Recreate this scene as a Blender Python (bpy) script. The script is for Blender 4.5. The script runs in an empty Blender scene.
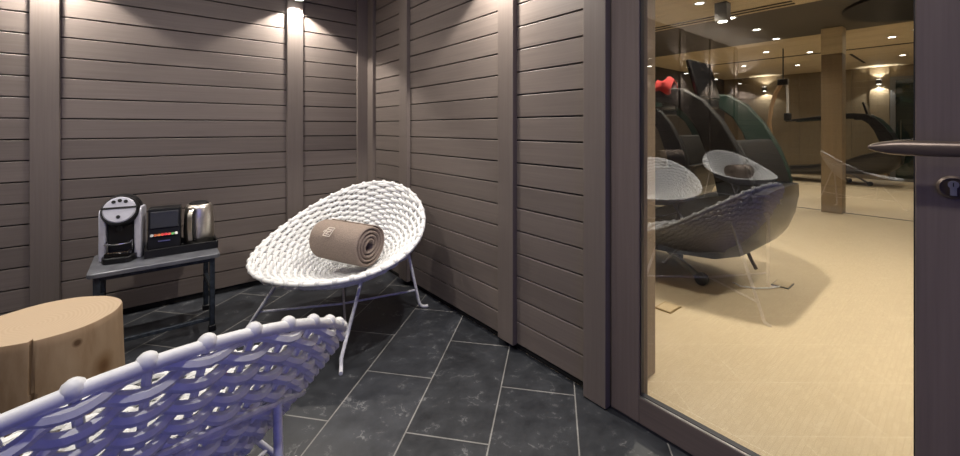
import bpy, bmesh, math, random
from mathutils import Vector, Matrix
random.seed(7)
PI = math.pi
R = math.radians
sc = bpy.context.scene
COL = sc.collection

# ------------------------------------------------------------------ helpers
class MB:
    """collects shapes, then links them as one mesh object"""
    def __init__(s): s.v = []; s.f = []; s.sm = []
    def add(s, vs, fs, smooth=False):
        o = len(s.v); s.v += [tuple(p) for p in vs]
        for f in fs: s.f.append([i + o for i in f]); s.sm.append(smooth)
    def box(s, a, b, M=None):
        (x0, y0, z0), (x1, y1, z1) = a, b
        vs = [Vector(p) for p in ((x0,y0,z0),(x1,y0,z0),(x1,y1,z0),(x0,y1,z0),(x0,y0,z1),(x1,y0,z1),(x1,y1,z1),(x0,y1,z1))]
        if M is not None: vs = [M @ p for p in vs]
        s.add(vs, [(0,3,2,1),(4,5,6,7),(0,1,5,4),(1,2,6,5),(2,3,7,6),(3,0,4,7)]); return s
    def tube(s, pts, r, n=8, closed=False, cap=True):
        pts = [Vector(p) for p in pts]; N = len(pts)
        rr = r if isinstance(r, (list, tuple)) else [r] * N
        def tan(i):
            if closed: return (pts[(i+1) % N] - pts[i-1]).normalized()
            return (pts[min(i+1, N-1)] - pts[max(i-1, 0)]).normalized()
        t = tan(0); u = t.orthogonal().normalized(); vs = []
        for i in range(N):
            t2 = tan(i)
            ax = t.cross(t2)
            if ax.length > 1e-7: u = Matrix.Rotation(t.angle(t2), 3, ax.normalized()) @ u
            u = (u - t2 * u.dot(t2)).normalized(); w = t2.cross(u); t = t2
            for k in range(n):
                a = 2*PI*k/n; vs.append(pts[i] + rr[i]*(math.cos(a)*u + math.sin(a)*w))
        fs = []
        for i in range(N if closed else N-1):
            j = (i+1) % N; sh = 0
            if closed and j == 0:
                best = 1e9
                for q in range(n):
                    d = (Vector(vs[(N-1)*n]) - vs[q]).length
                    if d < best: best = d; sh = q
            for k in range(n):
                fs.append((i*n+k, i*n+(k+1) % n, j*n+(k+1+sh) % n, j*n+(k+sh) % n))
        if cap and not closed:
            fs.append(tuple(reversed(range(n)))); fs.append(tuple((N-1)*n+k for k in range(n)))
        s.add(vs, fs, True); return s
    def lathe(s, prof, n=48, c=(0,0,0), M=None, smooth=True, capb=True, capt=True):
        vs = []; fs = []; m = len(prof)
        for k in range(n):
            a = 2*PI*k/n
            for (r, z) in prof: vs.append(Vector((c[0]+r*math.cos(a), c[1]+r*math.sin(a), c[2]+z)))
        if M is not None: vs = [M @ p for p in vs]
        for k in range(n):
            k2 = (k+1) % n
            for i in range(m-1): fs.append((k*m+i, k2*m+i, k2*m+i+1, k*m+i+1))
        if capb: fs.append(tuple(k*m for k in reversed(range(n))))
        if capt: fs.append(tuple(k*m+m-1 for k in range(n)))
        s.add(vs, fs, smooth); return s
    def ball(s, c, r, n=10, m=6, sc=(1,1,1)):
        prof = [(max(1e-4, r*math.sin(PI*i/m)), -r*math.cos(PI*i/m)) for i in range(m+1)]
        M = Matrix.Translation(c) @ Matrix.Diagonal((*sc, 1))
        return s.lathe(prof, n, M=M)
    def loft(s, secs, closed_ring=True, cap=True, smooth=True):
        n = len(secs[0]); vs = [p for q in secs for p in q]; fs = []
        for i in range(len(secs)-1):
            for k in range(n if closed_ring else n-1):
                fs.append((i*n+k, i*n+(k+1) % n, (i+1)*n+(k+1) % n, (i+1)*n+k))
        if cap and closed_ring:
            fs.append(tuple(reversed(range(n)))); fs.append(tuple((len(secs)-1)*n+k for k in range(n)))
        s.add(vs, fs, smooth); return s
    def prism(s, poly, d0, d1, axis='x'):
        """polygon in the two other axes, extruded along axis"""
        def P(p, d): return {'x': (d, p[0], p[1]), 'y': (p[0], d, p[1]), 'z': (p[0], p[1], d)}[axis]
        n = len(poly)
        s.add([P(p, d0) for p in poly] + [P(p, d1) for p in poly],
              [tuple(range(n)), tuple(reversed(range(n, 2*n)))] + [(i, (i+1) % n, n+(i+1) % n, n+i) for i in range(n)]); return s
    def build(s, name, mat, parent=None, bevel=0, seg=2, sharp=40, loc=None, rot=None):
        me = bpy.data.meshes.new(name); me.from_pydata(s.v, [], s.f)
        bm = bmesh.new(); bm.from_mesh(me); bmesh.ops.recalc_face_normals(bm, faces=bm.faces); bm.to_mesh(me); bm.free()
        for p, q in zip(me.polygons, s.sm): p.use_smooth = q or bevel > 0
        if hasattr(me, 'set_sharp_from_angle') and (any(s.sm) or bevel > 0): me.set_sharp_from_angle(angle=math.radians(sharp if not bevel else 60))
        me.materials.append(mat)
        o = bpy.data.objects.new(name, me); COL.objects.link(o)
        if parent is not None: o.parent = parent
        if loc: o.location = loc
        if rot: o.rotation_euler = rot
        if bevel:
            b = o.modifiers.new('bevel', 'BEVEL'); b.width = bevel; b.segments = seg; b.limit_method = 'ANGLE'; b.angle_limit = math.radians(50)
            b.harden_normals = False
        return o

def tag(o, label=None, cat=None, group=None, kind=None):
    if label: o['label'] = label
    if cat: o['category'] = cat
    if group: o['group'] = group
    if kind: o['kind'] = kind
    return o
def thing(name, label, cat, loc=(0,0,0), rz=0, group=None):
    o = bpy.data.objects.new(name, None); COL.objects.link(o); o.empty_display_size = .1
    o.location = loc; o.rotation_euler = (0, 0, rz)
    return tag(o, label, cat, group)
def struct(o): o['kind'] = 'structure'; return o
def dup(o, parent=None):
    c = o.copy(); COL.objects.link(c)
    if parent is not None: c.parent = parent
    for ch in list(o.children): dup(ch, c)
    return c

# ------------------------------------------------------------------ materials
def new_mat(name):
    m = bpy.data.materials.new(name); m.use_nodes = True
    nt = m.node_tree; b = nt.nodes['Principled BSDF']; return m, nt, b
def N(nt, t, **kw):
    n = nt.nodes.new(t)
    for k, v in kw.items(): setattr(n, k, v)
    return n
def rgb(c): return (*c, 1)
def ramp(nt, stops):
    r = N(nt, 'ShaderNodeValToRGB'); e = r.color_ramp.elements
    e[0].position, e[0].color = stops[0][0], rgb(stops[0][1]); e[1].position, e[1].color = stops[-1][0], rgb(stops[-1][1])
    for p, c in stops[1:-1]: q = e.new(p); q.color = rgb(c)
    return r
def coords(nt, scale=(1,1,1), kind='Object', rot=(0,0,0), loc=(0,0,0)):
    tc = N(nt, 'ShaderNodeTexCoord'); mp = N(nt, 'ShaderNodeMapping')
    mp.inputs['Scale'].default_value = scale; mp.inputs['Rotation'].default_value = rot; mp.inputs['Location'].default_value = loc
    nt.links.new(tc.outputs[kind], mp.inputs['Vector']); return mp.outputs['Vector']
def noise(nt, vec, scale, detail=4, rough=.5):
    n = N(nt, 'ShaderNodeTexNoise'); n.inputs['Scale'].default_value = scale; n.inputs['Detail'].default_value = detail; n.inputs['Roughness'].default_value = rough
    if vec is not None: nt.links.new(vec, n.inputs['Vector'])
    return n
def bump(nt, b, h, strength=.2, dist=.01):
    bp = N(nt, 'ShaderNodeBump'); bp.inputs['Strength'].default_value = strength; bp.inputs['Distance'].default_value = dist
    nt.links.new(h, bp.inputs['Height']); nt.links.new(bp.outputs['Normal'], b.inputs['Normal'])
def plain(name, c, rough=.5, metal=0, var=.08, nscale=30, bumps=0, spec=None, coat=0):
    m, nt, b = new_mat(name)
    v = coords(nt); n = noise(nt, v, nscale)
    r = ramp(nt, [(.3, tuple(x*(1-var) for x in c)), (.7, tuple(min(1, x*(1+var)) for x in c))])
    nt.links.new(n.outputs['Fac'], r.inputs['Fac']); nt.links.new(r.outputs['Color'], b.inputs['Base Color'])
    b.inputs['Roughness'].default_value = rough; b.inputs['Metallic'].default_value = metal
    if spec is not None: b.inputs['Specular IOR Level'].default_value = spec
    if coat: b.inputs['Coat Weight'].default_value = coat
    if bumps: bump(nt, b, n.outputs['Fac'], bumps, .004)
    return m
def wood(name, c, scale, rough=.5, var=.22, island=.12, bumps=.12, spec=.35):
    """scale stretches the grain: the small number is the grain direction"""
    m, nt, b = new_mat(name)
    v = coords(nt, scale); n = noise(nt, v, 1, 6, .65)
    v2 = coords(nt, tuple(s*.25 for s in scale)); n2 = noise(nt, v2, 1, 3, .5)
    mx = N(nt, 'ShaderNodeMath', operation='MULTIPLY_ADD'); mx.inputs[1].default_value = .35
    nt.links.new(n2.outputs['Fac'], mx.inputs[0])
    ml = N(nt, 'ShaderNodeMath', operation='MULTIPLY'); ml.inputs[1].default_value = .65
    nt.links.new(n.outputs['Fac'], ml.inputs[0]); nt.links.new(ml.outputs[0], mx.inputs[2])
    r = ramp(nt, [(.32, tuple(x*(1-var) for x in c)), (.68, tuple(min(1, x*(1+var)) for x in c))])
    nt.links.new(mx.outputs[0], r.inputs['Fac'])
    g = N(nt, 'ShaderNodeNewGeometry'); mr = N(nt, 'ShaderNodeMapRange')
    mr.inputs['To Min'].default_value = 1-island; mr.inputs['To Max'].default_value = 1+island
    nt.links.new(g.outputs['Random Per Island'], mr.inputs['Value'])
    hs = N(nt, 'ShaderNodeHueSaturation'); nt.links.new(r.outputs['Color'], hs.inputs['Color']); nt.links.new(mr.outputs['Result'], hs.inputs['Value'])
    nt.links.new(hs.outputs['Color'], b.inputs['Base Color'])
    b.inputs['Roughness'].default_value = rough; b.inputs['Specular IOR Level'].default_value = spec
    bump(nt, b, n.outputs['Fac'], bumps, .004); return m
def emit(name, c, s):
    m, nt, b = new_mat(name); b.inputs['Base Color'].default_value = rgb(c)
    b.inputs['Emission Color'].default_value = rgb(c); b.inputs['Emission Strength'].default_value = s; return m

CW = (.160, .132, .117)
M_plankX = wood('plank_wood_x', CW, (2.5, 110, 110), var=.13, island=.09, bumps=.07)
M_plankY = wood('plank_wood_y', CW, (110, 2.5, 110), var=.13, island=.09, bumps=.07)
M_batten = wood('batten_wood', CW, (110, 110, 2.5), var=.10, island=.04, bumps=.06)
M_door = wood('door_wood', (.150, .118, .108), (110, 110, 2.5), var=.13, island=.04, bumps=.06)
M_doorH = wood('door_wood_rail', (.135, .106, .096), (110, 2.5, 110), var=.14, island=.03)
M_gymwood = wood('gym_wall_wood', (.21, .165, .105), (60, 60, 2), var=.12, island=.05)
M_reveal = wood('reveal_wood', (.30, .235, .17), (60, 60, 2), var=.12, island=.05)
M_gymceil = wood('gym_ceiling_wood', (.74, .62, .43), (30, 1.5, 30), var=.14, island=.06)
M_dkceil = plain('gym_dark_ceiling', (.085, .075, .06), .6)
M_black = plain('black_gap', (.006, .006, .006), .8)
M_relceil = wood('relax_ceiling', (.22, .18, .15), (2.5, 40, 40), var=.1)
M_blackplastic = plain('black_plastic', (.009, .009, .010), .35, spec=.3)
M_blackgloss = plain('black_gloss', (.006, .006, .007), .12, spec=.3)
M_steel = plain('brushed_steel', (.62, .58, .52), .34, 1, nscale=80)
M_silver = plain('silver_plastic', (.58, .58, .66), .28, .3)
M_chrome = plain('chrome', (.75, .75, .75), .1, 1)
M_tabletop = plain('slate_metal_top', (.15, .155, .175), .35, .4, var=.3, nscale=14)
M_tableleg = plain('dark_painted_steel', (.030, .038, .050), .4, .3, var=.5, nscale=40)
M_rope = plain('white_cord', (.73, .73, .725), .5, var=.05, nscale=60, bumps=.15)
M_whitemetal = plain('white_painted_steel', (.66, .66, .70), .4, var=.15, nscale=60)
M_towel = plain('taupe_terry', (.275, .218, .182), .95, var=.16, nscale=160, bumps=.8, spec=.1)
M_thread = plain('pale_thread', (.74, .66, .58), .8)
M_bronze = plain('bronze_metal', (.15, .115, .095), .35, .5)
M_bluewht = plain('bottle_plastic', (.55, .65, .75), .15)
M_treadblk = plain('treadmill_black', (.008, .008, .009), .5, spec=.2)
M_treadgrn = plain('treadmill_green_black', (.010, .022, .017), .45, spec=.25)
M_hull = plain('treadmill_hull', (.014, .013, .014), .3, coat=.25)
M_grey = plain('mid_grey', (.12, .12, .12), .4)
M_red = plain('red_cloth', (.42, .02, .018), .8, nscale=60, bumps=.3)
M_gasket = plain('rubber_gasket', (.012, .012, .02), .5)
M_alu = plain('aluminium_bead', (.55, .55, .55), .3, 1)

def slate_mat():
    m, nt, b = new_mat('slate_tiles'); th = math.radians(40)
    v = coords(nt, rot=(0, 0, -th), loc=(-1.3775, .080, 0))
    br = N(nt, 'ShaderNodeTexBrick'); br.offset = .5; br.offset_frequency = 2; br.squash = 1
    br.inputs['Color1'].default_value = rgb((.021, .023, .027)); br.inputs['Color2'].default_value = rgb((.037, .040, .047)); br.inputs['Mortar'].default_value = rgb((.20, .195, .185))
    br.inputs['Scale'].default_value = 1; br.inputs['Mortar Size'].default_value = .0028; br.inputs['Mortar Smooth'].default_value = .1
    br.inputs['Bias'].default_value = 0; br.inputs['Brick Width'].default_value = .637; br.inputs['Row Height'].default_value = .306
    nt.links.new(v, br.inputs['Vector'])
    o = coords(nt)
    wv = noise(nt, o, 3.2, 6, .62)
    cl = noise(nt, o, 9, 8, .7)
    sp = N(nt, 'ShaderNodeTexVoronoi'); sp.inputs['Scale'].default_value = 55; nt.links.new(o, sp.inputs['Vector'])
    # thin pale scratches: a narrow band of warped noise
    d = N(nt, 'ShaderNodeVectorMath', operation='MULTIPLY_ADD'); nt.links.new(wv.outputs['Color'], d.inputs[0]); d.inputs[1].default_value = (.25,.25,.25); nt.links.new(o, d.inputs[2])
    sn = noise(nt, d.outputs[0], 11, 3, .5)
    band = ramp(nt, [(.475, (0,0,0)), (.4985, (1,1,1)), (.522, (0,0,0))]); nt.links.new(sn.outputs['Fac'], band.inputs['Fac'])
    gate = ramp(nt, [(.52, (0,0,0)), (.68, (1,1,1))]); nt.links.new(cl.outputs['Fac'], gate.inputs['Fac'])
    sm = N(nt, 'ShaderNodeMath', operation='MULTIPLY'); nt.links.new(band.outputs['Color'], sm.inputs[0]); nt.links.new(gate.outputs['Color'], sm.inputs[1])
    spr = ramp(nt, [(.0, (1,1,1)), (.14, (0,0,0))]); nt.links.new(sp.outputs['Distance'], spr.inputs['Fac'])
    sp2 = N(nt, 'ShaderNodeMath', operation='MULTIPLY'); nt.links.new(spr.outputs['Color'], sp2.inputs[0]); nt.links.new(gate.outputs['Color'], sp2.inputs[1])
    add = N(nt, 'ShaderNodeMath', operation='ADD', use_clamp=True); nt.links.new(sm.outputs[0], add.inputs[0]); nt.links.new(sp2.outputs[0], add.inputs[1])
    sca = N(nt, 'ShaderNodeMath', operation='MULTIPLY'); sca.inputs[1].default_value = .65; nt.links.new(add.outputs[0], sca.inputs[0])
    cr = ramp(nt, [(.25, (.55,.55,.55)), (.75, (1.6,1.6,1.6))]); nt.links.new(cl.outputs['Fac'], cr.inputs['Fac'])
    mul = N(nt, 'ShaderNodeMix', data_type='RGBA', blend_type='MULTIPLY'); mul.inputs[0].default_value = 1
    nt.links.new(br.outputs['Color'], mul.inputs[6]); nt.links.new(cr.outputs['Color'], mul.inputs[7])
    mx = N(nt, 'ShaderNodeMix', data_type='RGBA'); nt.links.new(sca.outputs[0], mx.inputs[0]); nt.links.new(mul.outputs[2], mx.inputs[6]); mx.inputs[7].default_value = rgb((.32,.32,.32))
    nt.links.new(mx.outputs[2], b.inputs['Base Color'])
    rr = ramp(nt, [(.3, (.3,.3,.3)), (.7, (.5,.5,.5))]); nt.links.new(cl.outputs['Fac'], rr.inputs['Fac']); nt.links.new(rr.outputs['Color'], b.inputs['Roughness'])
    hm = N(nt, 'ShaderNodeMath', operation='SUBTRACT'); nt.links.new(wv.outputs['Fac'], hm.inputs[0]); nt.links.new(br.outputs['Fac'], hm.inputs[1])
    bump(nt, b, hm.outputs[0], .25, .006); return m
def gymfloor_mat():
    m, nt, b = new_mat('woven_bamboo_floor')
    v = coords(nt); br = N(nt, 'ShaderNodeTexBrick'); br.offset = .5
    br.inputs['Color1'].default_value = rgb((.56,.455,.315)); br.inputs['Color2'].default_value = rgb((.60,.49,.345)); br.inputs['Mortar'].default_value = rgb((.53,.43,.295))
    br.inputs['Scale'].default_value = 1; br.inputs['Mortar Size'].default_value = .0012; br.inputs['Brick Width'].default_value = .05; br.inputs['Row Height'].default_value = .018
    nt.links.new(v, br.inputs['Vector']); nt.links.new(br.outputs['Color'], b.inputs['Base Color'])
    b.inputs['Roughness'].default_value = .38; b.inputs['Specular IOR Level'].default_value = .35
    bump(nt, b, br.outputs['Fac'], .06, .002); return m
def glass_mat():
    # thin pane: see-through plus the mirror image of a double-surfaced sheet (Schlick)
    m, nt, b = new_mat('clear_glass'); nt.nodes.remove(b)
    g = N(nt, 'ShaderNodeNewGeometry'); dt = N(nt, 'ShaderNodeVectorMath', operation='DOT_PRODUCT')
    nt.links.new(g.outputs['Normal'], dt.inputs[0]); nt.links.new(g.outputs['Incoming'], dt.inputs[1])
    ab = N(nt, 'ShaderNodeMath', operation='ABSOLUTE'); nt.links.new(dt.outputs['Value'], ab.inputs[0])
    om = N(nt, 'ShaderNodeMath', operation='SUBTRACT'); om.inputs[0].default_value = 1; nt.links.new(ab.outputs[0], om.inputs[1])
    pw = N(nt, 'ShaderNodeMath', operation='POWER'); pw.inputs[1].default_value = 5; nt.links.new(om.outputs[0], pw.inputs[0])
    ma = N(nt, 'ShaderNodeMath', operation='MULTIPLY_ADD', use_clamp=True); ma.inputs[1].default_value = .84; ma.inputs[2].default_value = .16; nt.links.new(pw.outputs[0], ma.inputs[0])
    tr = N(nt, 'ShaderNodeBsdfTransparent'); tr.inputs['Color'].default_value = (.97,.98,.97,1)
    gl = N(nt, 'ShaderNodeBsdfGlossy'); gl.inputs['Roughness'].default_value = 0
    mx = N(nt, 'ShaderNodeMixShader'); nt.links.new(ma.outputs[0], mx.inputs[0]); nt.links.new(tr.outputs[0], mx.inputs[1]); nt.links.new(gl.outputs[0], mx.inputs[2])
    nt.links.new(mx.outputs[0], nt.nodes['Material Output'].inputs['Surface']); return m
def stump_mat():
    m, nt, b = new_mat('log_wood'); o = coords(nt)
    wn = noise(nt, o, 5, 4, .5); wm = N(nt, 'ShaderNodeVectorMath', operation='MULTIPLY_ADD'); wm.inputs[1].default_value = (.05,.05,.0); nt.links.new(wn.outputs['Color'], wm.inputs[0]); nt.links.new(o, wm.inputs[2])
    sep = N(nt, 'ShaderNodeSeparateXYZ'); nt.links.new(wm.outputs[0], sep.inputs[0])
    cmb = N(nt, 'ShaderNodeCombineXYZ'); nt.links.new(sep.outputs['X'], cmb.inputs['X']); nt.links.new(sep.outputs['Y'], cmb.inputs['Y'])
    ln = N(nt, 'ShaderNodeVectorMath', operation='LENGTH'); nt.links.new(cmb.outputs[0], ln.inputs[0])
    ms = N(nt, 'ShaderNodeMath', operation='MULTIPLY'); ms.inputs[1].default_value = 520; nt.links.new(ln.outputs['Value'], ms.inputs[0])
    sn = N(nt, 'ShaderNodeMath', operation='SINE'); nt.links.new(ms.outputs[0], sn.inputs[0])
    top = ramp(nt, [(0, (.42,.315,.21)), (1, (.455,.345,.235))]); mr = N(nt, 'ShaderNodeMapRange'); mr.inputs['From Min'].default_value = -1; nt.links.new(sn.outputs[0], mr.inputs['Value']); nt.links.new(mr.outputs['Result'], top.inputs['Fac'])
    sv = coords(nt, (9, 9, 2.2)); sd = noise(nt, sv, 1.2, 6, .6); side = ramp(nt, [(.3, (.23,.145,.080)), (.5, (.325,.225,.140)), (.72, (.40,.29,.19))]); nt.links.new(sd.outputs['Fac'], side.inputs['Fac'])
    prev = side.outputs['Color']
    for (p, r0, r1, sc3, c, w) in KNOTS:
        sb = N(nt, 'ShaderNodeVectorMath', operation='SUBTRACT'); nt.links.new(o, sb.inputs[0]); sb.inputs[1].default_value = p
        wv = N(nt, 'ShaderNodeVectorMath', operation='MULTIPLY'); nt.links.new(sb.outputs[0], wv.inputs[0]); wv.inputs[1].default_value = sc3
        l2 = N(nt, 'ShaderNodeVectorMath', operation='LENGTH'); nt.links.new(wv.outputs[0], l2.inputs[0])
        ad = N(nt, 'ShaderNodeMath', operation='MULTIPLY_ADD'); nt.links.new(wn.outputs['Fac'], ad.inputs[0]); ad.inputs[1].default_value = .03; nt.links.new(l2.outputs['Value'], ad.inputs[2])
        k = N(nt, 'ShaderNodeMapRange'); k.inputs['From Min'].default_value = r0+.015; k.inputs['From Max'].default_value = r1+.015; k.inputs['To Min'].default_value = w; k.inputs['To Max'].default_value = 0
        nt.links.new(ad.outputs[0], k.inputs['Value'])
        mk = N(nt, 'ShaderNodeMix', data_type='RGBA'); nt.links.new(k.outputs['Result'], mk.inputs[0]); nt.links.new(prev, mk.inputs[6]); mk.inputs[7].default_value = rgb(c); prev = mk.outputs[2]
    g = N(nt, 'ShaderNodeNewGeometry'); s2 = N(nt, 'ShaderNodeSeparateXYZ'); nt.links.new(g.outputs['Normal'], s2.inputs[0])
    gt = N(nt, 'ShaderNodeMath', operation='GREATER_THAN'); gt.inputs[1].default_value = .8; nt.links.new(s2.outputs['Z'], gt.inputs[0])
    mx = N(nt, 'ShaderNodeMix', data_type='RGBA'); nt.links.new(gt.outputs[0], mx.inputs[0]); nt.links.new(prev, mx.inputs[6]); nt.links.new(top.outputs['Color'], mx.inputs[7])
    nt.links.new(mx.outputs[2], b.inputs['Base Color']); b.inputs['Roughness'].default_value = .55; b.inputs['Specular IOR Level'].default_value = .3
    bump(nt, b, sd.outputs['Fac'], .15, .006); return m

M_slate = slate_mat(); M_gymfloor = gymfloor_mat(); M_glass = glass_mat()

# ------------------------------------------------------------------ camera (level, horizon above the middle: lens shift)
H = 1.10; A = math.radians(39.4)
cam = bpy.data.cameras.new('camera'); co = bpy.data.objects.new('camera', cam); COL.objects.link(co)
co.location = (0, 0, H); co.rotation_euler = (PI/2, 0, -A)
cam.sensor_width = 36; cam.sensor_fit = 'HORIZONTAL'; cam.lens = 36*401.7/960; cam.shift_y = -100/960; cam.clip_start = .02
sc.camera = co

# ------------------------------------------------------------------ relaxation room shell
XR, YB = 1.3985, 3.1457          # plank faces: right wall and back wall
XL, YF, ZC = -6.9, -1.7, 2.8
PK = .1115
def z_joint(k): return .0356 + PK*k
def planks_back():
    m = MB()
    for k in range(25):
        z0, z1 = max(z_joint(k), .034)+.003, min(z_joint(k+1), ZC)-.003
        m.box((XL, YB, z0), (XR, YB+.02, z1))
    return struct(m.build('wall_back', M_plankX, bevel=.0022, seg=1))
def planks_right(y0, y1, zlo=.034, mat=M_plankY):
    m = MB()
    for k in range(25):
        z0, z1 = max(z_joint(k), zlo)+.003, min(z_joint(k+1), ZC)-.003
        if z1-z0 < .01: continue
        m.box((XR, y0, z0), (XR+.02, y1, z1))
    return m
planks_back()
m = planks_right(.95, YB); m2 = planks_right(YF, -.16)
m.add(m2.v, m2.f)
m3 = planks_right(-.16, .95, 2.17); m.add(m3.v, m3.f)
struct(m.build('wall_right', M_plankY, bevel=.0022, seg=1))
struct(MB().box((XL-.02, YB+.021, 0), (XR+.02, YB+.12, ZC)).build('wall_back_core', M_black))
m = MB().box((XR+.021, .90, 0), (XR+.33, YB+.12, ZC)); m.box((XR+.021, YF-.1, 0), (XR+.33, -.12, ZC)); m.box((XR+.021, -.12, 2.17), (XR+.33, .90, ZC))
struct(m.build('wall_right_core', M_black))
def planks_plain(name, a, b, axis):
    m = MB()
    for k in range(25):
        z0, z1 = z_joint(k)+.003, min(z_joint(k+1), ZC)-.003
        m.box((a[0], a[1], z0), (b[0], b[1], z1))
    return struct(m.build(name, M_plankX if axis == 'x' else M_plankY, bevel=.0022, seg=1))
planks_plain('wall_left', (XL-.1, YF), (XL, YB), 'y')
planks_plain('wall_front', (XL, YF-.1), (XR, YF), 'x')
struct(MB().box((XL-.1, YF-.1, -.1), (XR+.02, YB+.12, 0)).build('floor', M_slate))
struct(MB().box((XL-.1, YF-.1, ZC), (XR+.33, YB+.12, ZC+.1)).build('ceiling', M_relceil))
# battens over the planks
BP = .028
tr = 0
def batten(a, b, z0=.034, mat=M_batten):
    global tr; tr += 1
    return struct(MB().box((a[0], a[1], z0), (b[0], b[1], ZC)).build('trim_%d' % tr, mat, bevel=.0025))
BATX = [-.4875+1.2519*i for i in range(-5, 2)]
for x in BATX: batten((x, YB-BP), (x+.110, YB))
batten((1.290, YB-BP), (XR, YB))
batten((XR-BP, YB-.10-BP), (XR, YB-BP-.002))
for y, w in ((1.415, .112), (2.467, .112)): batten((XR-BP, y), (XR, y+w))
batten((XR-.030, .897), (XR+.02, 1.003), .004)
batten((XR-.030, -.25), (XR+.02, -.135))
# ------------------------------------------------------------------ door
dr = bpy.data.objects.new('door_1', None); COL.objects.link(dr); dr['kind'] = 'structure'; dr.location = (XR, .43, 0)
def dloc(a): return (a[0]-XR, a[1]-.43, a[2])
def dbox(name, a, b, mat, bevel=.002): return MB().box(dloc(a), dloc(b)).build(name, mat, dr, bevel)
Y0, Y1 = -.115, .888
GL, GR = .772, .0806
ZB, ZT = .1075, 2.02
dbox('stile', (XR-.006, GL, .012), (XR+.058, Y1, 2.14), M_door); dbox('stile', (XR-.006, Y0, .012), (XR+.058, GR, 2.14), M_door)
dbox('rail', (XR-.006, GR, .012), (XR+.027, GL, ZB), M_doorH); dbox('rail', (XR+.027, GR, .012), (XR+.058, GL, .035), M_doorH); dbox('rail', (XR-.006, GR, ZT), (XR+.058, GL, 2.14), M_doorH)
dbox('threshold', (XR-.002, Y0, 0), (XR+.058, .895, .010), M_gasket, 0)
XG = XR+.025
dbox('glass_pane', (XG, GR-.005, ZB-.005), (XG+.0005, GL+.005, ZT+.005), M_glass, 0)
g = MB()
for a, b in (((XR+.002, GR, ZB), (XG-.002, GR+.003, ZT)), ((XR+.002, GL-.003, ZB), (XG-.002, GL, ZT)), ((XR+.002, GR, ZB), (XG-.002, GL, ZB+.006))): g.box(dloc(a), dloc(b))
g.build('gasket', M_gasket, dr)
dbox('glazing_bead', (XR-.004, GR, ZB), (XR+.006, GL, ZB+.0035), M_alu, 0)
# lever handle: flat tapered blade on a neck, with a round rose, and the keyhole plate below
hz = 1.055
hb = MB(); secs = []
for i in range(25):
    t = (i/24)**1.8; y = .151 - .21*t
    w = .0160*math.sqrt(max(0, 1-(1-min(1, t*3.2+.01))**2)) + .0010
    secs.append([(XR-.085+math.cos(a)*.012 - XR, y-.43, hz+math.sin(a)*w) for a in [2*PI*k/16 for k in range(16)]])
hb.loft(secs)
hnd = hb.build('handle', M_bronze, dr); hnd['label'] = 'flat tapered bronze door lever'
Mx = Matrix.Translation((0, -.05-.43, hz)) @ Matrix.Rotation(-PI/2, 4, 'Y')
MB().lathe([(.012, .0), (.012, .085)], 20, M=Mx).build('neck', M_bronze, hnd)
MB().lathe([(.026, .006), (.026, .012), (.022, .015)], 32, M=Mx).build('rose', M_bronze, dr)
ly, lz = .022, .967
Ml = Matrix.Translation((0, ly-.43, lz)) @ Matrix.Rotation(-PI/2, 4, 'Y')
lk = MB().lathe([(.026, .005), (.026, .010), (.021, .014), (.0205, .010)], 36, M=Ml).build('lock_rose', M_bronze, dr)
cy = MB().lathe([(.0085, .009), (.0085, .0165)], 20, M=Ml @ Matrix.Translation((.006, 0, 0))); cy.box(dloc((XR-.0150, ly-.005, lz-.018)), dloc((XR-.008, ly+.005, lz+.002)))
cy.build('cylinder_lock', plain('nickel', (.36,.36,.38), .35, .3), lk)
MB().box(dloc((XR-.0172, ly-.0008, lz+.002)), dloc((XR-.0164, ly+.0008, lz+.011))).build('keyhole', M_black, lk)

# ------------------------------------------------------------------ sconces
def spot(name, loc, d, e, size, blend, c=(1,.93,.84), r=.02):
    l = bpy.data.lights.new(name, 'SPOT'); l.energy = e; l.spot_size = math.radians(size); l.spot_blend = blend; l.color = c; l.shadow_soft_size = r
    o = bpy.data.objects.new(name, l); COL.objects.link(o); o.location = loc; o.rotation_euler = Vector(d).to_track_quat('-Z', 'Y').to_euler(); return o
def area(name, loc, d, e, sx, sy, c):
    l = bpy.data.lights.new(name, 'AREA'); l.energy = e; l.shape = 'RECTANGLE'; l.size = sx; l.size_y = sy; l.color = c
    o = bpy.data.objects.new(name, l); COL.objects.link(o); o.location = loc; o.rotation_euler = Vector(d).to_track_quat('-Z', 'Y').to_euler(); return o
M_lens = emit('lamp_lens', (1, .94, .85), 12)
M_housing = plain('sconce_housing', (.035, .030, .028), .4)
ZS = 2.025
def sconce(x, y, dx, dy, label, e=70, e_up=50, group='up and down wall lights'):
    """x, y on the wall face; dx, dy points into the room"""
    t = thing('wall_light', label, 'wall light', (x, y, ZS+.05), 0, group)
    c = (dx*.075, dy*.075, 0)
    MB().lathe([(.046, -.05), (.048, -.048), (.048, .048), (.046, .05)], 32, c=c).build('housing', M_housing, t)
    for s in (-1, 1):
        MB().lathe([(.036, s*.0505), (.036, s*.0530)], 24, c=c).build('lens', M_lens, t)
    MB().box((min(0, dx*.07)-.018*abs(dy), min(0, dy*.07)-.018*abs(dx), -.02), (max(0, dx*.07)+.018*abs(dy), max(0, dy*.07)+.018*abs(dx), .02)).build('wall_bracket', M_housing, t)
    spot('sconce_spot', (x+c[0], y+c[1], ZS-.008), (-dx*.05, -dy*.05, -1), e, 118, .22, r=.022)
    if e_up: spot('sconce_spot', (x+c[0], y+c[1], ZS+.108), (-dx*.05, -dy*.05, 1), e_up, 118, .3, r=.022)
    return t
ORD = ['on the far batten reflected in the door glass, sixth batten from the room corner', 'fifth batten from the corner, seen only as a reflection', 'fourth batten from the corner, seen only as a reflection', 'third batten from the corner, outside the frame at left', 'batten behind the coffee table, outside the frame', 'batten left of the room corner', 'x']
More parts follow.
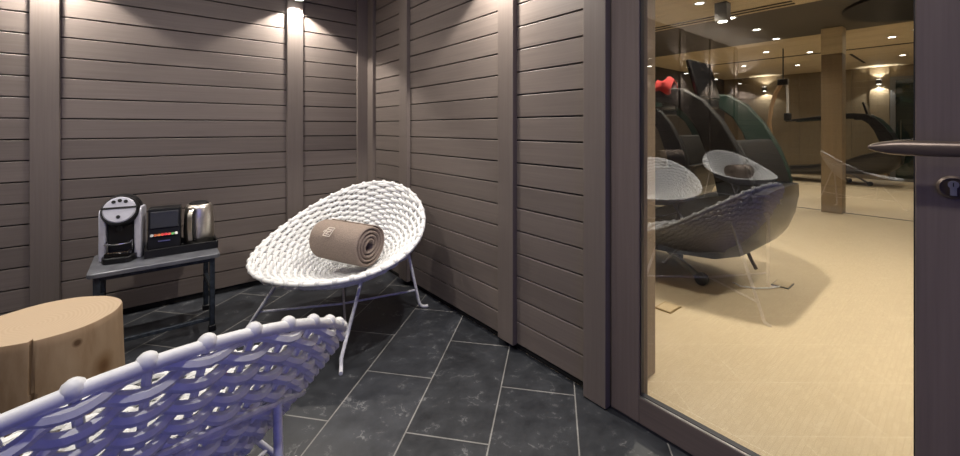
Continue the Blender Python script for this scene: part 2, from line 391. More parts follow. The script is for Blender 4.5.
lab = {5: 'round up and down wall light on the batten behind the white chair', 4: 'round up and down wall light on the batten at far left by the coffee machine',
       0: 'small dark wall light reflected in the door glass, sixth batten from the room corner', 1: 'small dark wall light reflected in the door glass, fifth batten from the room corner',
       2: 'small dark wall light reflected in the door glass, fourth batten from the room corner', 3: 'small dark wall light, third back-wall batten from the room corner'}
for i, x in enumerate(BATX[:-1] if len(BATX) > 7 else BATX):
    j = i
    lb = {0: lab[0], 1: lab[1], 2: lab[2], 3: lab[3]}.get(i)
    if abs(x+.4875) < .01: lb = lab[4]
    elif abs(x-.7644) < .01: lb = lab[5]
    elif lb is None: lb = 'small dark wall light, first batten left of the frame'
    sconce(x+.055, YB-BP, 0, -1, lb, e=70 if x > -.6 else 45, e_up=45)
sconce(XR-BP, 1.471, -1, 0, 'round up and down wall light on the right wall batten nearest the glass door', e=95)

# ------------------------------------------------------------------ woven chair
RA, RB, KS, DP, PW = .466, .478, .043, .245, 1.65
CC = Vector((.025, 0, .517)); SS = Vector((0, 1, 0))
def set_tilt(deg):
    global FW, NN
    a = math.radians(deg); FW = Vector((math.cos(a), 0, -math.sin(a))); NN = Vector((math.sin(a), 0, math.cos(a)))
set_tilt(22.7)
def S(u, t, off=0):
    p = CC + u*(RA*math.cos(t)*FW + RB*math.sin(t)*SS) + NN*(KS*u*u*math.cos(2*t) - DP*(1-u**PW))
    if off:
        e = 1e-3
        a = S(u+e, t)-S(u-e, t); b = S(u, t+e)-S(u, t-e); p = p + off*a.cross(b).normalized()
    return p
NST = 40
def make_chair(label, loc, az, legyaw):
    t = thing('woven_chair', label, 'chair', loc, az, 'white woven bowl chairs')
    w = MB()
    for i in range(NST):
        a = 2*PI*i/NST
        us = [.05+.95*k/14 for k in range(15)] if i % 2 == 0 else [.20+.80*k/12 for k in range(13)]
        w.tube([S(u, a) for u in us], .0068, 6)
    nr = 31; K = NST*6
    for j in range(nr):
        f = j/(nr-1); u = .055 + (.972-.055)*f; amp = .0125*min(1, u/.4); rad = .0102 if u > .6 else .0090 if u > .45 else (.0080 if u > .25 else .0058)
        pts = []
        for q in range(K):
            a = 2*PI*q/K; c = math.cos(NST/2*a + j*PI); c = math.copysign(abs(c)**.7, c)
            pts.append(S(u + .006*(1-c*c), a, amp*c))
        w.tube(pts, rad, 7, closed=True)
    w.ball(S(.0, 0), .03, 12, 6, (1, 1, .5))
    seat = w.build('woven_seat', M_rope, t)
    r = MB(); r.tube([S(1.0, 2*PI*q/160) for q in range(160)], .0108, 10, closed=True)
    for i in range(NST):
        a = 2*PI*(i)/NST; p = S(1.0, a)
        r.ball(p+NN*.004, .0148, 10, 7)
    r.build('rim', M_rope, seat)
    f = MB(); f.tube([S(.76, 2*PI*q/96, 0) - NN*.024 for q in range(96)], .0065, 8, closed=True)
    f.build('support_ring', M_whitemetal, t)
    joints = []
    for (sx, sy) in ((1, 1), (1, -1), (-1, -1), (-1, 1)):
        th = math.atan2(sy, sx) + legyaw
        d = Vector((math.cos(th), math.sin(th), 0))
        ra = {(1, 1): .50, (1, -1): .475, (-1, -1): .45, (-1, 1): .435}[(sx, sy)]
        best = min((S(.76, 2*PI*q/360)-NN*.024 for q in range(360)), key=lambda p: (p.xy.normalized() - Vector((math.cos(th+R(16)), math.sin(th+R(16))))).length)
        ft = d*ra; ft.z = .045
        top = best
        pts = [top, top.lerp(ft, .5), ft.lerp(top, .04), ft, d*(ra+0.008)+Vector((0, 0, .024)), d*(ra+0.019)+Vector((0, 0, .0125)), d*(ra+0.033)+Vector((0, 0, .009)), d*(ra+0.057)+Vector((0, 0, .009))]
        MB().tube(pts, .009, 10).build('leg', M_whitemetal, t)
        k = (.11-ft.z)/(top.z-ft.z); joints.append(ft.lerp(top, k))
    for a, b in ((0, 2), (1, 3)):
        dz = Vector((0, 0, -.02)); mid = joints[a].lerp(joints[b], .5)+dz
        MB().tube([joints[a], joints[a].lerp(mid, .5), mid, mid.lerp(joints[b], .5), joints[b]], .0065, 8).build('stretcher', M_whitemetal, t)
    return t
ch1 = make_chair('white woven bowl chair holding a rolled towel, in front of the wall corner', (.861, 2.289, 0), R(208.3), R(-5))
set_tilt(26.0)
ch2 = make_chair('white woven bowl chair cropped at lower left, its back turned, beside the log stump', (-.07, 1.117, 0), R(100.4), R(-22))
for (lb, x, y, az) in (('white woven bowl chair faintly reflected in the door glass right of the pillar', -5.1, 1.04, 250), ('white woven bowl chair reflected at the left edge of the door glass', -1.50, 2.25, 330), ('white woven bowl chair reflected in the door glass with a rolled towel on it', -3.95, 2.2, 300)):
    c = dup(ch1); c.location = (x, y, 0); c.rotation_euler = (0, 0, R(az)); c['label'] = lb

# ------------------------------------------------------------------ rolled towel
def make_towel(label, loc, rot):
    t = thing('rolled_towel', label, 'towel', loc, 0, 'rolled taupe towels'); t.rotation_euler = rot
    L = .335; turns = 4.2; th = .0202; R0 = .016; n = 260; m = MB()
    RO = R0 + turns*th*1.04
    inner = []; outer = []
    for i in range(n+1):
        f = i/n; a = f*turns*2*PI; r = R0 + th*1.04*turns*f
        wob = 1+.02*math.sin(3*a+.5)
        inner.append((r*wob*math.cos(a), r*wob*math.sin(a))); ro = (r+th*(.93 if f < .97 else .93*(1-f)/.03+.05))*wob
        outer.append((ro*math.cos(a), ro*math.sin(a)))
    xs = [-L/2, -L/2+.004, -L/2+.012, -L/4, 0, L/4, L/2-.012, L/2-.004, L/2]
    vs = []; fs = []; K = len(xs)
    for i in range(n+1):
        (a0, b0), (a1, b1) = inner[i], outer[i]
        for q, x in enumerate(xs):
            sh = {0: .42, 1: .2, 2: .05}.get(min(q, K-1-q), 0)
            push = .006*math.sin(i*.11)*(1 if abs(x) > L/2-.02 else 0)
            vs.append((x+push, a0+(a1-a0)*sh, b0+(b1-b0)*sh)); vs.append((x+push, a1+(a0-a1)*sh, b1+(b0-b1)*sh))
    W = 2*K
    for i in range(n):
        for q in range(K-1):
            fs.append((i*W+2*q, i*W+2*q+2, (i+1)*W+2*q+2, (i+1)*W+2*q)); fs.append((i*W+2*q+1, (i+1)*W+2*q+1, (i+1)*W+2*q+3, i*W+2*q+3))
        fs.append((i*W, (i+1)*W, (i+1)*W+1, i*W+1)); e = 2*(K-1); fs.append((i*W+e, i*W+e+1, (i+1)*W+e+1, (i+1)*W+e))
    for i in (0, n):
        for q in range(K-1): fs.append((i*W+2*q, i*W+2*q+1, i*W+2*q+3, i*W+2*q+2))
    m.add(vs, fs, True); roll = m.build('roll', M_towel, t, sharp=70)
    e = MB(); RR = RO+th*.93+.0012
    def on(x, s): a = EMB_A - s/RR; return (x, RR*math.cos(a), RR*math.sin(a))
    def line(p, q, r=.0024):
        k = 6; e.tube([on(p[0]+(q[0]-p[0])*i/k, p[1]+(q[1]-p[1])*i/k) for i in range(k+1)], r, 6)
    ox = EMB_X
    P = [(ox-.030, -.022), (ox+.016, -.022), (ox+.030, .026), (ox-.012, .026)]
    for i in range(4): line(P[i], P[(i+1) % 4])
    for p, q in (((ox-.018, .014), (ox+.018, .014)), ((ox+.018, .014), (ox-.016, -.012)), ((ox-.016, -.012), (ox+.010, -.012)), ((ox-.036, -.004), (ox-.026, .008)), ((ox-.02, .002), (ox+.014, .002))): line(p, q)
    em = e.build('embroidered_emblem', M_thread, roll); em['label'] = 'pale embroidered square emblem'
    return t
EMB_A, EMB_X = R(146), -.030
tw1 = make_towel('rolled taupe towel with pale embroidered emblem, in the white chair by the wall corner', (.842, 2.192, .474), (0, R(1.5), R(-64.2)))
for (lb, loc, rz) in (('taupe towel roll reflected in the door glass, on the far reflected chair', (-3.93, 2.17, .455), R(20)),):
    t = dup(tw1); t.location = loc; t.rotation_euler = (0, 0, rz); t['label'] = lb

# ------------------------------------------------------------------ log stumps
SX, SY, SH, SR = -.283, 2.087, .42, .197
KNOTS = [((.095, -.176, .374), .004, .013, (1,1,1), (.08,.04,.018), .9), ((.159, -.128, .250), .014, .050, (1,1,.85), (.17,.088,.035), .8), ((.159, -.128, .250), .002, .020, (1,1,.85), (.11,.05,.02), .6)]
M_stump = stump_mat()
def make_stump(label, loc, h, crack=R(-93)):
    t = thing('log_stump', label, 'stump table', loc, 0, 'log stump side tables')
    n = 240; m = MB(); rows = [(0, 1.065), (.02, 1.07), (.3, 1.045), (.6, 1.02), (.93, 1.0), (.985, .998), (1.0, .985)]
    vs = []; fs = []
    for (f, s) in rows:
        for k in range(n):
            a = 2*PI*k/n; r = SR*s*(1+.012*math.sin(2*a+1)+.008*math.sin(5*a+.4)+.004*math.sin(11*a))
            da = (a-crack-.05*(1-f)+PI) % (2*PI)-PI
            if abs(da) < .028: r -= .020*(1-abs(da)/.028)
            vs.append((r*math.cos(a), r*math.sin(a), f*h))
    for i in range(len(rows)-1):
        for k in range(n): fs.append((i*n+k, i*n+(k+1) % n, (i+1)*n+(k+1) % n, (i+1)*n+k))
    fs.append(tuple(reversed(range(n))))
    o = (len(rows)-1)*n; c = len(vs); vs.append((0, 0, h))
    for k in range(n): fs.append((o+k, o+(k+1) % n, c))
    m.add(vs, fs, True); m.build('log', M_stump, t, sharp=35); return t
make_stump('pale sawn log stump table with a vertical crack, beside the cropped white chair', (SX, SY, 0), SH)
st2 = make_stump('taller log stump reflected in the door glass, holding a towel roll and bottle', (-3.15, 2.86, 0), .55)
def make_bottle(label, loc):
    t = thing('water_bottle', label, 'bottle', loc)
    MB().lathe([(.026, 0), (.030, .004), (.030, .10), (.026, .125), (.012, .15), (.011, .165)], 24).build('bottle_body', M_bluewht, t)
    MB().lathe([(.013, .16), (.013, .185)], 20).build('cap', M_silver, t); return t
make_bottle('clear water bottle reflected in the door glass, standing on the far log stump', (-3.26, 2.93, .55))
t = dup(tw1); t.location = (-3.12, 2.82, .55+.125); t.rotation_euler = (0, 0, R(30)); t['label'] = 'taupe towel roll reflected in the door glass, lying on the far log stump'

# ------------------------------------------------------------------ side table with coffee things
TZ = .42
tb = thing('side_table', 'low dark metal side table against the back wall carrying the coffee machine', 'side table', (.033, 2.775, 0))
def rrect(w, d, r, n=6):
    out = []
    for cx, cy, a0 in ((w-r, d-r, 0), (-w+r, d-r, PI/2), (-w+r, -d+r, PI), (w-r, -d+r, 1.5*PI)):
        for k in range(n+1): a = a0+PI/2*k/n; out.append((cx+r*math.cos(a), cy+r*math.sin(a)))
    return out
MB().prism(rrect(.262, .195, .02), TZ-.022, TZ, 'z').build('table_top', M_tabletop, tb, bevel=.003)
for sx in (-1, 1):
    for sy in (-1, 1):
        x, y = sx*.228, sy*.162
        l = MB().box((x-.0125, y-.0125, .03), (x+.0125, y+.0125, TZ-.022)).build('leg', M_tableleg, tb, bevel=.004)
        MB().box((x-.017, y-.017, 0), (x+.017, y+.017, .032)).build('rubber_foot', M_blackplastic, l, bevel=.005)
for sy in (-1, 1):
    if sy < 0: MB().box((-.216, sy*.162-.009, .058), (.216, sy*.162+.009, .078)).build('rail', M_tableleg, tb, bevel=.003)
    MB().box((-.216, sy*.162-.006, TZ-.045), (.216, sy*.162+.006, TZ-.022)).build('rail', M_tableleg, tb, bevel=.003)
for sx in (-1, 1): MB().box((sx*.228-.009, -.15, .205), (sx*.228+.009, .15, .225)).build('rail', M_tableleg, tb, bevel=.003)

# coffee machine (front is local -Y)
cm = thing('coffee_machine', 'black and silver capsule coffee machine with a round head, left on the side table', 'coffee machine', (-.117, 2.79, TZ), R(-10))
def half_disc(y0, y1, r, zc, n=36): return None
b = MB().box((-.052, .0, .0), (.052, .125, .262)); b.build('body', M_blackplastic, cm, bevel=.006)
poly = [(.068*math.cos(a), -.02+.085*max(-.75, math.sin(a))) for a in [PI+PI*k/24 for k in range(25)]] + [(.068, .02), (-.068, .02)]
MB().prism(poly, 0, .030, 'z').build('base', M_blackplastic, cm, bevel=.004)
def pillar(x):
    prof = [(-.016, 0), (.11, 0), (.11, .235)] + [(.11-.03+.03*math.cos(a), .235+.03*math.sin(a)) for a in [PI/2*k/6 for k in range(1, 7)]] + [(.014+.03*math.cos(a)-.0, .235+.03*math.sin(a)) for a in [PI/2+PI/2*k/6 for k in range(7)]]
    return MB().prism(prof, x-.015, x+.015, 'x').build('side_column', M_silver, cm, bevel=.007, seg=3)
pillar(-.070); pillar(.070)
hd = MB(); Mh = Matrix.Translation((0, .030, .238)) @ Matrix.Rotation(R(68), 4, 'X')
hd.lathe([(.062, -.05), (.076, -.04), (.079, .0), (.078, .045), (.072, .058)], 40, M=Mh)
hd.ball((0, .055, .252), .079, 24, 14, (1, 1.1, 1.02)); head = hd.build('head', M_blackplastic, cm)
dk = MB().lathe([(.0, .0585), (.0655, .0585), (.067, .062), (.062, .068), (.0, .070)][1:4], 44, M=Mh).build('face_disc', M_silver, head)
MB().box((-.070, .004, .064), (.070, .013, .0715), M=Mh).build('lid_seam', M_blackplastic, head)
for i, (x, y) in enumerate(((-.024, .040), (0, .046), (.024, .040), (0, -.038))):
    MB().lathe([(.0085, .066), (.0085, .0715)], 16, c=(x, y, 0), M=Mh).build('button', M_blackplastic, dk)
MB().lathe([(.012, .150), (.014, .185)], 20, c=(0, -.012, 0)).build('spout', M_blackplastic, cm)
dt = MB().box((-.05, -.075, .03), (.05, .0, .052)).build('drip_tray', M_blackgloss, cm, bevel=.005)
g = MB()
for k in range(9): g.box((-.045+.0105*k, -.072, .052), (-.040+.0105*k, -.004, .055))
g.build('drip_grid', M_chrome, dt)
rk = MB(); rk.tube([(-.05, -.02, .10), (-.048, -.066, .098), (-.02, -.078, .096), (.02, -.078, .096), (.048, -.066, .098), (.05, -.02, .10)], .0035, 8)
for k in range(5): rk.tube([(-.036+.018*k, -.074, .096), (-.036+.018*k, -.005, .1)], .002, 6)
rk.tube([(-.05, -.02, .10), (-.05, -.02, .03)], .003, 6); rk.tube([(.05, -.02, .10), (.05, -.02, .03)], .003, 6)
rk.build('cup_rack', M_chrome, cm)

# serving tray
ty = thing('serving_tray', 'black rectangular tray with raised sides at the right end of the side table', 'tray', (.138, 2.815, TZ))
MB().box((-.158, -.10, 0), (.158, .10, .008)).build('tray_base', M_blackplastic, ty)
for a, b2 in (((-.158, -.105, 0), (.158, -.097, .042)), ((-.158, .097, 0), (.158, .105, .042)), ((-.162, -.105, 0), (-.154, .105, .042)), ((.154, -.105, 0), (.162, .105, .042))):
    MB().box(a, b2).build('tray_side', M_blackplastic, ty, bevel=.002)
# capsule box
M_boxblack = plain('box_black', (.007, .007, .008), .45, spec=.2)
cb = thing('capsule_box', 'black glossy coffee capsule box with a row of coloured capsules, standing in the tray', 'capsule box', (.064, 2.80, TZ+.008), R(-5))
pf = [(-.06, 0), (.06, 0), (.06, .238), (-.022, .238), (-.028, .22), (-.035, .125), (-.06, .06)]
MB().prism(pf, -.070, .070, 'x').build('box_body', M_boxblack, cb, bevel=.003)
fl = MB(); fl.add([(-.060, -.0425, .135), (.060, -.0425, .135), (.060, -.0335, .222), (-.060, -.0335, .222), (-.060, -.0355, .135), (.060, -.0355, .135), (.060, -.0285, .222), (-.060, -.0285, .222)],
                 [(0,1,2,3),(7,6,5,4),(0,4,5,1),(3,2,6,7),(1,5,6,2),(0,3,7,4)])
fl.build('window_flap', plain('smoky_acrylic', (.035, .037, .042), .3, spec=.3), cb, bevel=.002)
capc = [(.45,.45,.45), (.40,.10,.04), (.50,.17,.05), (.55,.05,.04), (.60,.03,.05), (.50,.07,.05), (.10,.32,.10), (.50,.50,.45)]
for i, c in enumerate(capc):
    Mc = Matrix.Translation((-.052+.0148*i, -.052, .098)) @ Matrix.Rotation(R(62), 4, 'X')
    MB().lathe([(.0045, -.012), (.0066, .004), (.0074, .006), (.0074, .008)], 16, M=Mc).build('capsule', plain('capsule_foil_%d' % i, c, .25, .5), cb)
MB().box((-.026, -.0635, .066), (.026, -.058, .072)).build('front_bar', M_chrome, cb)
# kettle
kt = thing('electric_kettle', 'brushed steel electric kettle with black lid, in the tray right of the capsule box', 'kettle', (.219, 2.825, TZ+.0085), R(0))
MB().lathe([(.066, 0), (.070, .004), (.070, .016), (.066, .018)], 40).build('power_base', M_blackplastic, kt)
MB().lathe([(.068, .018), (.073, .024), (.0735, .08), (.071, .16), (.066, .215), (.058, .232), (.050, .236)], 48).build('body', M_steel, kt)
MB().lathe([(.050, .232), (.046, .242), (.030, .250), (.010, .253)], 40).build('lid', M_blackplastic, kt)
Mk = Matrix.Rotation(R(-26), 4, 'Z')
hp = [(-.062, .212), (-.085, .216), (-.104, .200), (-.110, .16), (-.108, .10), (-.100, .05), (-.085, .040), (-.068, .046)]
def ribbon(m, pts, w, th):
    secs = []
    for i, (y, z) in enumerate(pts):
        a = Vector(pts[max(i-1, 0)]); b2 = Vector(pts[min(i+1, len(pts)-1)]); d = (b2-a).normalized(); nn = Vector((-d.y, d.x))
        secs.append([Mk @ Vector((sx*w, y+nn.x*o, z+nn.y*o)) for sx, o in ((-1, 0), (1, 0), (1, th), (-1, th))])
    m.loft(secs, smooth=False)
hm = MB(); ribbon(hm, hp, .013, .008); hdl = hm.build('handle', M_blackplastic, kt, bevel=.002)
hm = MB(); ribbon(hm, [(y-.0085 if 1 <= i <= 5 else y, z) for i, (y, z) in enumerate(hp)][1:6], .011, .004); hm.build('grip_plate', M_steel, hdl, bevel=.001)
MB().loft([[Vector((x*s, .056+k, .205+z*s)) for x, z in ((-.02, 0), (.02, 0), (.014, .025), (-.014, .025))] for k, s in ((-.006, 1), (.024, .6))], smooth=False).build('spout', M_steel, kt, bevel=.002)

# ------------------------------------------------------------------ gym shell
XW = XR+.33; XS = 1.754; GX1, GY0, GY1, GZ = 12.0, -3.0, 4.2, 2.40
struct(MB().box((XR+.02, GY0, -.1), (GX1, GY1, -.001)).build('floor_gym', M_gymfloor))
m = MB()
for k in range(14):
    m.box((XW, GY0+.55*k, GZ), (5.28, min(GY1, GY0+.55*k+.549), GZ+.1))
    m.box((7.17, GY0+.55*k, GZ), (GX1, min(GY1, GY0+.55*k+.549), GZ+.1))
struct(m.build('ceiling_gym', M_gymceil))
struct(MB().box((5.28, GY0, GZ), (7.17, GY1, GZ+.1)).build('ceiling_gym_band', M_dkceil))
slots = MB()
for a, b2 in (((5.05, 1.15), (5.09, 3.2)), ((5.16, 1.15), (5.20, 3.2)), ((8.93, -.3), (9.0, 1.33)), ((8.93, 1.62), (9.0, 3.6)), ((7.55, 1.31), (8.95, 1.35)), ((9.5, 1.30), (11.0, 1.34))):
    slots.box((*a, GZ-.006), (*b2, GZ+.01))
struct(slots.build('ceiling_gym_slots', M_black))
m = MB().box((XW, .895, 0), (XS, GY1, GZ)); m.box((XW, GY0, 0), (XS, -.12, GZ)); m.box((XW, -.12, 2.17), (XS, .895, GZ))
struct(m.build('wall_gym_near', M_reveal))
m = MB().box((XR+.06, .895, 0), (XW, .93, 2.17)); m.box((XR+.06, -.15, 0), (XW, -.12, 2.17))
struct(m.build('trim_reveal', M_reveal))
m = MB()
for k in range(11): m.box((XS+1.0*k, GY1, 0), (XS+1.0*k+.996, GY1+.1, GZ))
struct(m.build('wall_gym_left', plain('gym_left_wall', (.045, .038, .030), .5)))
m = MB()
for k in range(8): m.box((GX1, GY0+.93*k, 0), (GX1+.1, GY0+.93*k+.926, GZ))
struct(m.build('wall_gym_far', M_gymwood))
struct(MB().box((XS, GY0-.1, 0), (GX1, GY0, GZ)).build('wall_gym_right', M_gymwood))
# pillar and floor track
pl = bpy.data.objects.new('pillar', None); COL.objects.link(pl); pl['kind'] = 'structure'; pl.location = (6.93, 1.13, 0)
MB().box((-.11, -.105, 0), (.11, .105, 2.06)).build('pillar_cladding', wood('pillar_wood', (.27, .20, .125), (50, 50, 2), var=.12, island=0), pl, bevel=.003)
MB().box((-.112, -.107, 2.06), (.112, .107, GZ)).build('pillar_lit_top', M_gymceil, pl)  # same pillar carried on up; the light on its top is put into paler wood
struct(MB().box((6.94, GY0, -.002), (6.97, GY1, .004)).build('trim_floor_track', M_grey))
# far wall: batten with sconce and dark glazed door
struct(MB().box((GX1-.03, 1.06, 0), (GX1, 1.36, GZ)).build('trim_far_batten', M_gymwood))
d2 = bpy.data.objects.new('door_2', None); COL.objects.link(d2); d2['kind'] = 'structure'; d2.location = (GX1, .45, 0)
M_dkgl = plain('dark_green_glass', (.012, .022, .018), .06, coat=.5, var=.6, nscale=2)
MB().box((-.02, -.52, .06), (-.01, .52, 2.1)).build('glass_pane', M_dkgl, d2)
for a, b2 in (((-.04, -.6, 0), (0, -.52, 2.17)), ((-.04, .52, 0), (0, .6, 2.17)), ((-.04, -.52, 2.1), (0, .52, 2.17)), ((-.04, -.52, 0), (0, .52, .06))): MB().box(a, b2).build('frame', M_grey, d2)
MB().tube([(-.08, .44, .75), (-.08, .44, 1.25)], .012, 10).build('handle', M_chrome, d2)
# curtain seen through that door: pale green panel
sconce(GX1-.03, 1.21, -1, 0, 'bright up and down wall light on the far gym wall beside the dark door', e=30, e_up=18)
sconce(GX1-.03, 3.25, -1, 0, 'up and down wall light on the far gym wall, left of the wooden pillar', e=20, e_up=12)

# ------------------------------------------------------------------ gym ceiling fittings
M_dl = emit('downlight_lens', (1, .93, .82), 14)
def downlight(x, y, z, label, e):
    t = thing('ceiling_downlight', label, 'downlight', (x, y, z), 0, 'recessed gym downlights')
    MB().lathe([(.040, -.004), (.062, -.004), (.062, .002)], 28, capb=False, capt=False).build('trim_ring', M_silver, t)
    MB().lathe([(.041, -.003), (.041, -.001)], 24).build('lens', M_dl, t)
    if e: spot('downlight_spot', (x, y, z-.012), (0, 0, -1), e, 125, .6, (1, .90, .74), .05)
DL = [(4.42, 1.78, 'on the pale gym ceiling, nearest the door', 80), (5.30, 1.78, 'at the front edge of the dark ceiling band', 45), (6.19, 1.78, 'in the middle of the dark ceiling band', 45), (7.04, 1.78, 'at the back edge of the dark ceiling band', 40),
      (8.14, 2.2, 'beyond the pillar, over the floor left of it', 60), (9.63, 3.0, 'far back over the left end of the gym', 50), (10.34, 2.25, 'far back, just left of the pillar', 50), (8.73, 1.73, 'close above the left of the pillar', 45),
      (8.19, .70, 'right of the pillar, on the pale ceiling behind the band', 60), (10.37, .75, 'far back, above the wall light', 45), (7.82, .43, 'at the far right, behind the black ceiling panel', 45), (2.5, -.1, 'added out of frame to light the gym floor just inside the door', 170), (3.2, 2.6, 'added out of view to light the gym floor by the treadmill deck', 40), (4.4, -.4, 'added at right outside the frame to light the gym floor', 190), (2.95, 1.1, 'on the gym ceiling directly over the near treadmill', 260)]  # door, deck and far-right downlights are unseen, added to brighten the gym floor
for x, y, lb, e in DL: downlight(x, y, GZ, 'small round recessed downlight ' + lb, e)
sp = thing('ceiling_spotlight', 'black box spotlight mounted on the pale gym ceiling', 'spotlight', (4.61, 1.63, GZ))
MB().box((-.058, -.058, -.19), (.058, .058, 0)).build('housing', M_housing, sp, bevel=.003)
MB().lathe([(.042, -.194), (.042, -.188)], 24).build('lens', M_dl, sp)
st = []
for k in range(25): a = -PI/2+PI*k/24; st.append((6.16+.80*math.sin(a), .16+.76*math.cos(a)))
st += [(6.96, -2.2), (5.36, -2.2)]
m = MB().prism(st, GZ-.03, GZ-.0005, 'z'); tag(m.build('ceiling_panel', plain('black_panel', (.010, .009, .008), .35, spec=.25), bevel=.004), 'black glossy ceiling panel with a rounded end, on the dark ceiling band', 'ceiling panel')

# ------------------------------------------------------------------ treadmills
def make_treadmill(label, loc, group='black treadmills'):
    """axis along Y, nose toward -Y; origin on the floor under the hull centre"""
    t = thing('treadmill', label, 'treadmill', loc, 0, group)
    def sec(y, wt, wb, zb, zt):
        zm = zb+(zt-zb)*.62; wm = wt*1.0
        return [(-wt, y, zt), (-wm-.01, y, zm), (-(wb+(wm-wb)*.72), y, zb+(zt-zb)*.28), (-wb, y, zb), (-wb*.4, y, zb-.008), (wb*.4, y, zb-.008), (wb, y, zb), ((wb+(wm-wb)*.72), y, zb+(zt-zb)*.28), (wm+.01, y, zm), (wt, y, zt), (wt*.5, y, zt+.01), (-wt*.5, y, zt+.01)]
    S0 = [(-.435, .36, .12, .50, .70), (-.42, .41, .17, .43, .705), (-.37, .435, .23, .36, .705), (-.28, .435, .30, .285, .69), (-.15, .445, .35, .245, .66), (.05, .445, .36, .23, .60), (.4, .44, .36, .21, .42), (.9, .43, .36, .16, .30), (1.5, .42, .36, .12, .24), (1.62, .40, .33, .14, .22)]
    MB().loft([sec(*q) for q in S0]).build('hull', M_hull, t, sharp=60)
    bl = MB().loft([[(-.27, y, z), (.27, y, z), (.27, y, z+.012), (-.27, y, z+.012)] for y, z in ((.1, .575), (.4, .428), (.9, .308), (1.5, .248), (1.6, .226))], smooth=False).build('running_belt', M_blackplastic, t)
    out = [(-.40, .64), (-.37, .80), (-.315, .96), (-.22, 1.14), (-.11, 1.28), (.02, 1.365), (.20, 1.385), (.5, 1.36), (.9, 1.31), (1.25, 1.27)]
    inn = [(-.20, .64), (-.17, .80), (-.12, .95), (-.075, 1.07), (-.01, 1.18), (.08, 1.255), (.22, 1.285), (.5, 1.29), (.9, 1.255), (1.25, 1.23)]
    for s, mt in ((-1, M_treadblk), (1, M_treadgrn)):
        secs = []
        for (a, b2), (c, d) in zip(out, inn):
            x = s*.40; w = .034
            secs.append([(x-w, a, b2), (x+w, a, b2), (x+w, c, d), (x-w, c, d)])
        u = MB().loft(secs, smooth=False).build('upright', mt, t, bevel=.012, seg=3)
        if s > 0: u['label'] = 'greenish black curved upright'
    MB().loft([[(-w, y, z), (w, y, z), (w, y+.05, z), (-w, y+.05, z)] for y, z, w in ((-.40, .66, .36), (-.375, .78, .36), (-.335, .90, .35), (-.28, 1.02, .34))], smooth=False).build('front_shield', M_treadblk, t, bevel=.015)
    cn = MB().box((-.37, .08, 1.255), (.37, .20, 1.33)).build('console', M_blackplastic, t, bevel=.015)
    Ms = Matrix.Translation((0, .06, 1.46)) @ Matrix.Rotation(R(-14), 4, 'X')
    s2 = MB().box((-.19, -.016, -.15), (.19, .016, .14), M=Ms).build('screen', M_blackgloss, cn, bevel=.01)
    MB().tube([(-.37, -.16, .95), (0, -.22, .93), (.37, -.16, .95)], .022, 10).build('cross_bar', M_treadblk, t)
    for s in (-1, 1):
        l = MB().loft([[(s*.20+dx, y+dy, z) for dx, dy in ((-.018, -.03), (.018, -.03), (.018, .03), (-.018, .03))] for y, z in ((.30+(.35 if s > 0 else 0), .24), (.0+(.35 if s > 0 else 0), .045))], smooth=False).build('leg', M_grey, t, bevel=.006)
        Mw = Matrix.Translation((s*.20, -.01+(.35 if s > 0 else 0), .042)) @ Matrix.Rotation(PI/2, 4, 'Y')
        MB().lathe([(.030, -.025), (.042, -.018), (.042, .018), (.030, .025)], 24, M=Mw).build('wheel', M_blackplastic, l)
        MB().lathe([(.022, 0), (.022, .17)], 16, c=(s*.30, 1.45, 0)).build('rear_foot', M_blackplastic, t)
    k = MB().tube([(.02, -.20, .30), (.03, -.24, .19), (.0, -.28, .14)], .012, 8).build('front_hook', M_bronze, t)
    return t
tm = make_treadmill('black treadmill with tall curved uprights, just behind the door glass', (3.19, 1.20, 0))
t3 = dup(tm); t3.location = (4.75, 2.25, 0); t3['label'] = 'black treadmill standing directly behind the one nearest the door glass'
t2 = dup(tm); t2.location = (10.75, 1.20, 0); t2['label'] = 'black treadmill far back in the gym, right of the wooden pillar'
# red cloth on the rail
rc = MB(); secs = []
for i in range(9):
    f = i/8; y = 1.29+.12*f
    secs.append([(2.79+dx, y, 1.392+.012*f+dz+.012*math.sin(f*7+dx*40)+.035*(1-abs(f-.35))*(.045-abs(dx))/.045) for dx, dz in ((-.052, -.045-.012*math.sin(f*5)), (-.050, -.02), (-.04, .006), (0, .02), (.04, .006), (.05, -.02), (.052, -.05), (.047, -.05), (.045, -.02), (.035, -.0), (0, .012), (-.035, 0), (-.045, -.02), (-.047, -.045-.012*math.sin(f*5)))])
rc.loft(secs)
tag(rc.build('red_cloth', M_red), 'red cloth draped over the top of the near treadmill upright', 'cloth')
# floor boxes and cable
fb = thing('floor_socket', 'square beige floor socket cover beside the near treadmill nose', 'floor socket', (3.43, .83, 0))
MB().box((-.07, -.05, 0), (.07, .05, .006)).build('frame', M_grey, fb); MB().box((-.064, -.044, .004), (.064, .044, .009)).build('cover', plain('beige_cover', (.50, .40, .26), .4), fb)
fb2 = thing('floor_socket', 'square floor socket cover near the bottom left of the door glass', 'floor socket', (2.45, 1.17, 0))
MB().box((-.07, -.05, 0), (.07, .05, .004)).build('frame', plain('brass', (.42, .30, .12), .3, .8), fb2); MB().box((-.062, -.042, .002), (.062, .042, .006)).build('cover', plain('beige_cover_two', (.58, .45, .28), .4), fb2)
cbl = MB().tube([(3.36, .83, .006), (3.28, .86, .006), (3.2, .92, .006), (3.15, 1.0, .008), (3.15, 1.05, .02)], .005, 8)
tag(cbl.build('power_cable', M_whitemetal), 'pale power cable on the gym floor running to the floor socket', 'cable')
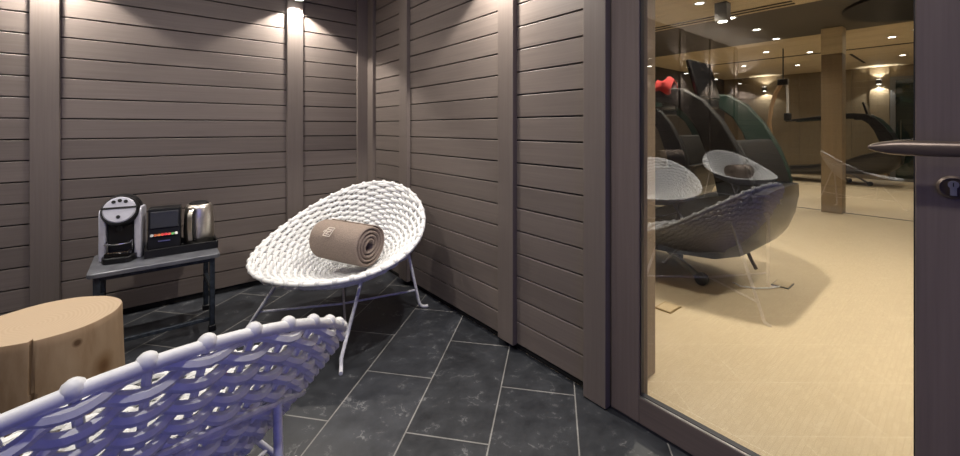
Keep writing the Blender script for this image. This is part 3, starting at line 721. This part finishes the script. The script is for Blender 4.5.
# suspension straps
sx0, sy0 = 8.0, 1.93
stp = thing('hanging_strap', 'tan and white suspension training straps hanging from the gym ceiling', 'training straps', (sx0, sy0, GZ))
M_tan = plain('tan_webbing', (.38, .25, .14), .8)
MB().tube([(0, 0, 0), (0, 0, -.5)], .010, 8).build('anchor_strap', M_blackplastic, stp)
MB().box((-.05, -.07, -.60), (.05, .07, -.5)).build('anchor_buckle', M_blackplastic, stp, bevel=.01)
MB().tube([(0, .03, -.58), (0, .10, -.72), (0, .16, -.95), (0, .19, -1.2), (0, .17, -1.4)], .030, 8).build('strap', M_tan, stp)
w1 = MB().tube([(0, -.05, -.58), (0, -.06, -.8), (0, -.06, -1.06)], .018, 8).build('strap', M_whitemetal, stp)
MB().box((-.05, -.10, -1.18), (.05, -.02, -1.06)).build('grip', M_blackplastic, stp, bevel=.01)

# ------------------------------------------------------------------ lights
world = bpy.data.worlds.new('world'); sc.world = world; world.use_nodes = True
world.node_tree.nodes['Background'].inputs['Color'].default_value = (.02, .022, .03, 1); world.node_tree.nodes['Background'].inputs['Strength'].default_value = 1
# relaxation room: unseen ceiling spots, most added as fill; cool fill added behind the camera
WW = (1, .95, .89)
spot('room_spot', (-.86, 1.35, 2.77), (.25, .25, -1), 100, 130, .8, WW, .06)
spot('room_spot', (.1, .3, 2.77), (.1, 0, -1), 75, 140, .8, WW, .06)
spot('room_spot', (.55, 2.1, 2.77), (0, 0, -1), 45, 130, .8, WW, .06)
for x, y, e in ((-1.5, 1.9, 260), (-3.95, 1.9, 380), (-5.1, .9, 330), (-3.15, 2.6, 120)): spot('room_spot', (x, y, 2.77), (0, .0, -1), e, 46, .5, WW, .06)  # narrow unseen spots added to brighten what the door glass reflects
area('cool_fill', (-.1, -1.6, 1.2), (.15, 1, -.05), 14, 1.4, 1.6, (.26, .26, 1))
area('gym_fill', (3.6, .4, GZ-.02), (0, 0, -1), 14, 2.6, 3.0, (1, .92, .78))
area('gym_fill', (9.4, 1.0, GZ-.02), (0, 0, -1), 24, 4.0, 4.0, (1, .90, .74))

sc.view_settings.view_transform = 'Standard'; sc.view_settings.look = 'None'; sc.view_settings.exposure = 0; sc.view_settings.gamma = 1
sc.cycles.max_bounces = 8; sc.cycles.diffuse_bounces = 4; sc.cycles.glossy_bounces = 4; sc.cycles.transparent_max_bounces = 12
sc.cycles.sample_clamp_indirect = 4; sc.cycles.use_denoising = True
sc.cycles.caustics_reflective = False; sc.cycles.caustics_refractive = False
